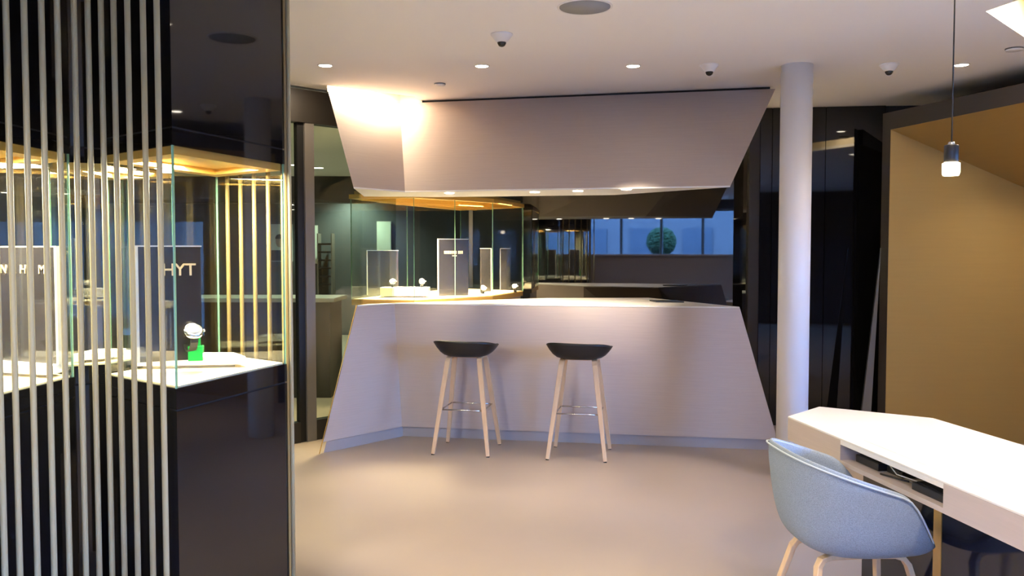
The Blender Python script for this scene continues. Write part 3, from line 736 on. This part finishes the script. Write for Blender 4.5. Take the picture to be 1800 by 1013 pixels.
# ================================================================== ARM CHAIR
cc = Vector((1.245, 3.13))
ch = thing('armchair', 'blue-grey wool shell armchair with bent oak legs at the desk', 'armchair', (cc.x, cc.y, 0), math.radians(4))
def rimc(a):
    x, y = se(a, .275, .29, 2.7)
    z = .79-.33*(x+.275) if x < .06 else .679
    z = z-(z-.455)*sm((x-.05)/.21) if x > .05 else z
    y2 = y*(1-.10*sm((x-.0)/.27)); return x, y2, z
s = bowl(rimc, [(.35, .0), (.58, .01), (.74, .06), (.85, .18), (.925, .42), (.97, .72), (1, 1)], 64, .418).build('shell', 'fabric', ch)
md = s.modifiers.new('solid', 'SOLIDIFY'); md.thickness = .028; md.offset = -1
sb = s.modifiers.new('sub', 'SUBSURF'); sb.levels = 1; sb.render_levels = 2
for dr, dzv in ((1.004, -.014), (.93, -.012)):
    path = []
    for k in range(65):
        x, y, z = rimc(2*math.pi*k/64)
        if x < .20: path.append((x*dr, y*dr, z+dzv))
    MB().tube(path, .0035, 6, False).build('piping', 'piping', s)
def cush(a):
    x, y = se(a, .225, .215, 3); return x+.02, y, .485
bowl(cush, [(.4, .95), (.8, .9), (.95, .6), (1, .0)], 32, .468).build('seat_cushion', 'fabric', ch)
for sy in (-1, 1):
    for sx in (-1, 1):
        f = Vector((sx*.24, sy*.235, .0)); tp = Vector((sx*.165, sy*.115, .375))
        path = [f, lerp(f, tp, .5), lerp(f, tp, .9), tp, Vector((sx*.150, sy*.108, .398)), Vector((sx*.118, sy*.104, .409)), Vector((sx*.001, sy*.102, .411))]
        MB().strip(path, (0, 1, 0), [.026, .030, .034, .036, .036, .036, .036], .019).build('leg', 'wood', ch, .003)
MB().box(-.03, .03, -.12, .12, .404, .42).build('cross_bar', 'wood', ch)

# ================================================================== BACK ROOM
YB = 15.2
struct(MB().box(-7, 1.5, YB+.05, YB+.15, 0, CEIL).build('wall_back_room', 'backwall'))
struct(MB().box(-7, 1.5, YB-1.2, YB-.9, 2.28, CEIL).build('trim_3', 'bronzeh'), 'dark dropped beam across the back room ceiling')
pw = P(492, 430, Y=YB)
t = thing('wall_poster', 'pale lit poster of a person in a dark jacket seen through the showcase', 'poster', (pw.x, YB, pw.z))
MB().box(-.22, .22, 0, .03, -.30, .36).build('sheet', 'poster', t)
MB().box(-.16, .16, -.006, -.001, -.29, -.10).build('printed_jacket', 'jacket', t)
MB().loft([(.075*math.cos(k*math.pi/10), -.003, .06+.11*math.sin(k*math.pi/10)) for k in range(20)], [(.075*math.cos(k*math.pi/10), -.001, .06+.11*math.sin(k*math.pi/10)) for k in range(20)]).build('printed_face', 'skin', t)
MB().loft([(.082*math.cos(k*math.pi/10), -.005, .10+.085*math.sin(k*math.pi/10)) for k in range(11)], [(.082*math.cos(k*math.pi/10), -.0035, .10+.085*math.sin(k*math.pi/10)) for k in range(11)]).build('printed_hair', 'jacket', t)
def light_panel(u, w, h, lb):
    pw = P(u, 430, Y=YB)
    t = thing('light_panel', lb, 'panel', (pw.x, YB, pw.z))
    MB().box(-w, w, 0, .03, -h, h).build('sheet', 'poster', t); MB().box(-w-.01, w+.01, .01, .04, -h-.01, h+.01).build('frame', 'silver', t)
light_panel(553, .045, .33, 'narrow pale panel on the back room wall beside the door post')
light_panel(675, .12, .40, 'wide pale panel on the back room wall seen through the vitrine')
sx = P(570, 460, Y=YB-.3)
t = thing('shelf_unit', 'dark open shelves against the back room wall', 'shelf', (sx.x, YB-.2, 0))
for k in range(6): MB().box(-.10, .12, -.12, .12, .9+.14*k, .93+.14*k).build('shelf_board', 'plastic', t)
for x in (-.12, .12): MB().box(x, x+.02, -.12, .12, 0, 1.8).build('side_board', 'bronze', t)
t = thing('white_table', 'white topped table beyond the glass doors', 'table', (-2.7, 9.0, 0))
MB().box(-.9, .9, -.35, .35, .98, 1.02).build('table_top', 'top', t); MB().box(-.85, .85, -.3, .3, 0, .98).build('cabinet', 'bronzeh', t)
for k, (u, v) in enumerate(((559, 295), (616, 317), (520, 290))):
    q = P(u, v, z=CEIL)
    o = thing('downlight', ['ceiling downlight beyond the glass doors, just right of the door post', 'ceiling downlight beyond the glass doors, beside the canopy edge', 'ceiling downlight beyond the glass doors, left of the door post'][k], 'downlight', (q.x, q.y, CEIL), 0, 'back room downlights')
    MB().lathe([(.075, -.001), (.085, -.006), (.095, -.001), (.095, 0), (.075, 0)]).build('trim_ring', 'white', o)
    MB().lathe([(0, -.003), (.076, -.003), (.076, -.0005)]).build('lens', 'lampd', o)
    spot((q.x, q.y, CEIL-.02), 110, (.85, 1, .8), 130, .8)
spot((-2.6, 8.6, CEIL-.02), 60, (.85, 1, .8), 130, .8)

# ================================================================== STREET (seen mirrored in the black wall)
struct(MB().box(-60, 60, -60, 60, -.25, -.13).build('ground', 'asphalt'))
bl = thing('street_building', 'pale street building across the road with rows of windows', 'building', (-6, -24, -.1))
MB().box(-16, 16, -3, 0, 0, 7).build('facade', 'facade', bl)
first = None
for i in range(12):
    for j in range(2):
        if first is None: first = MB().box(-.7, .7, -.02, .06, 0, 1.8).build('window', 'facade2', bl); o = first
        else: o = first.copy(); col.objects.link(o)
        o.location = (-14.5+2.6*i, 0, .9+3*j)
b2 = thing('street_building', 'low unseen building added to cover the sky mirrored in the showcase glass', 'building', (26, 0, -.1))  # unseen block, added to keep bright sky out of the showcase reflection
MB().box(0, 4, -16, 16, 0, 3.9).build('facade', 'facade', b2)
for i in range(9):
    o = first.copy(); col.objects.link(o); o.parent = b2; o.rotation_euler = (0, 0, -math.pi/2); o.location = (0, -12+3*i, 1)
def car(x, y, rz, m, label):
    t = thing('parked_car', label, 'car', (x, y, -.1), rz, 'cars parked in the street')
    prof = [(-2.1, .35), (-2.15, .7), (-2.0, .85), (-1.3, .92), (-.65, 1.38), (.75, 1.40), (1.35, .98), (2.0, .88), (2.15, .6), (2.1, .3)]
    MB().loft([(a, -.82, b) for a, b in prof], [(a, .82, b) for a, b in prof]).build('body', m, t, .06)
    gl = [(-1.15, .95), (-.6, 1.32), (.7, 1.33), (1.15, 1.0)]
    MB().loft([(a, -.835, b) for a, b in gl], [(a, .835, b) for a, b in gl]).build('side_glass', 'carglass', t)
    for wx in (-1.3, 1.3):
        for wy in (-.78, .78): MB().tube([(wx, wy-.1, .31), (wx, wy+.1, .31)], .31, 20).build('wheel', 'rubber', t)
car(-3.2, -10.5, .05, 'carw', 'white car parked nearest the street window')
car(1.6, -9.8, 0, 'cars', 'silver car parked in front of the full height window')
bu = thing('round_bush', 'round clipped bush outside the street window', 'bush', (-2.2, -6.2, -.1))
MB().lathe([(.22, 0), (.28, .5), (.26, .5), (.0, .48)], seg=20).build('pot', 'bronze', bu)
bm_ = bmesh.new(); bmesh.ops.create_icosphere(bm_, subdivisions=5, radius=.40)
for v in bm_.verts: v.co *= 1+R_.uniform(-.10, .06)
mb = MB(); mb.bm.free(); mb.bm = bm_; bmesh.ops.translate(bm_, verts=bm_.verts[:], vec=(0, 0, 1.85)); mb.build('crown', 'leaf', bu)
MB().tube([(0, 0, .45), (0, 0, 1.6)], .04, 8).build('stem', 'bronze', bu)
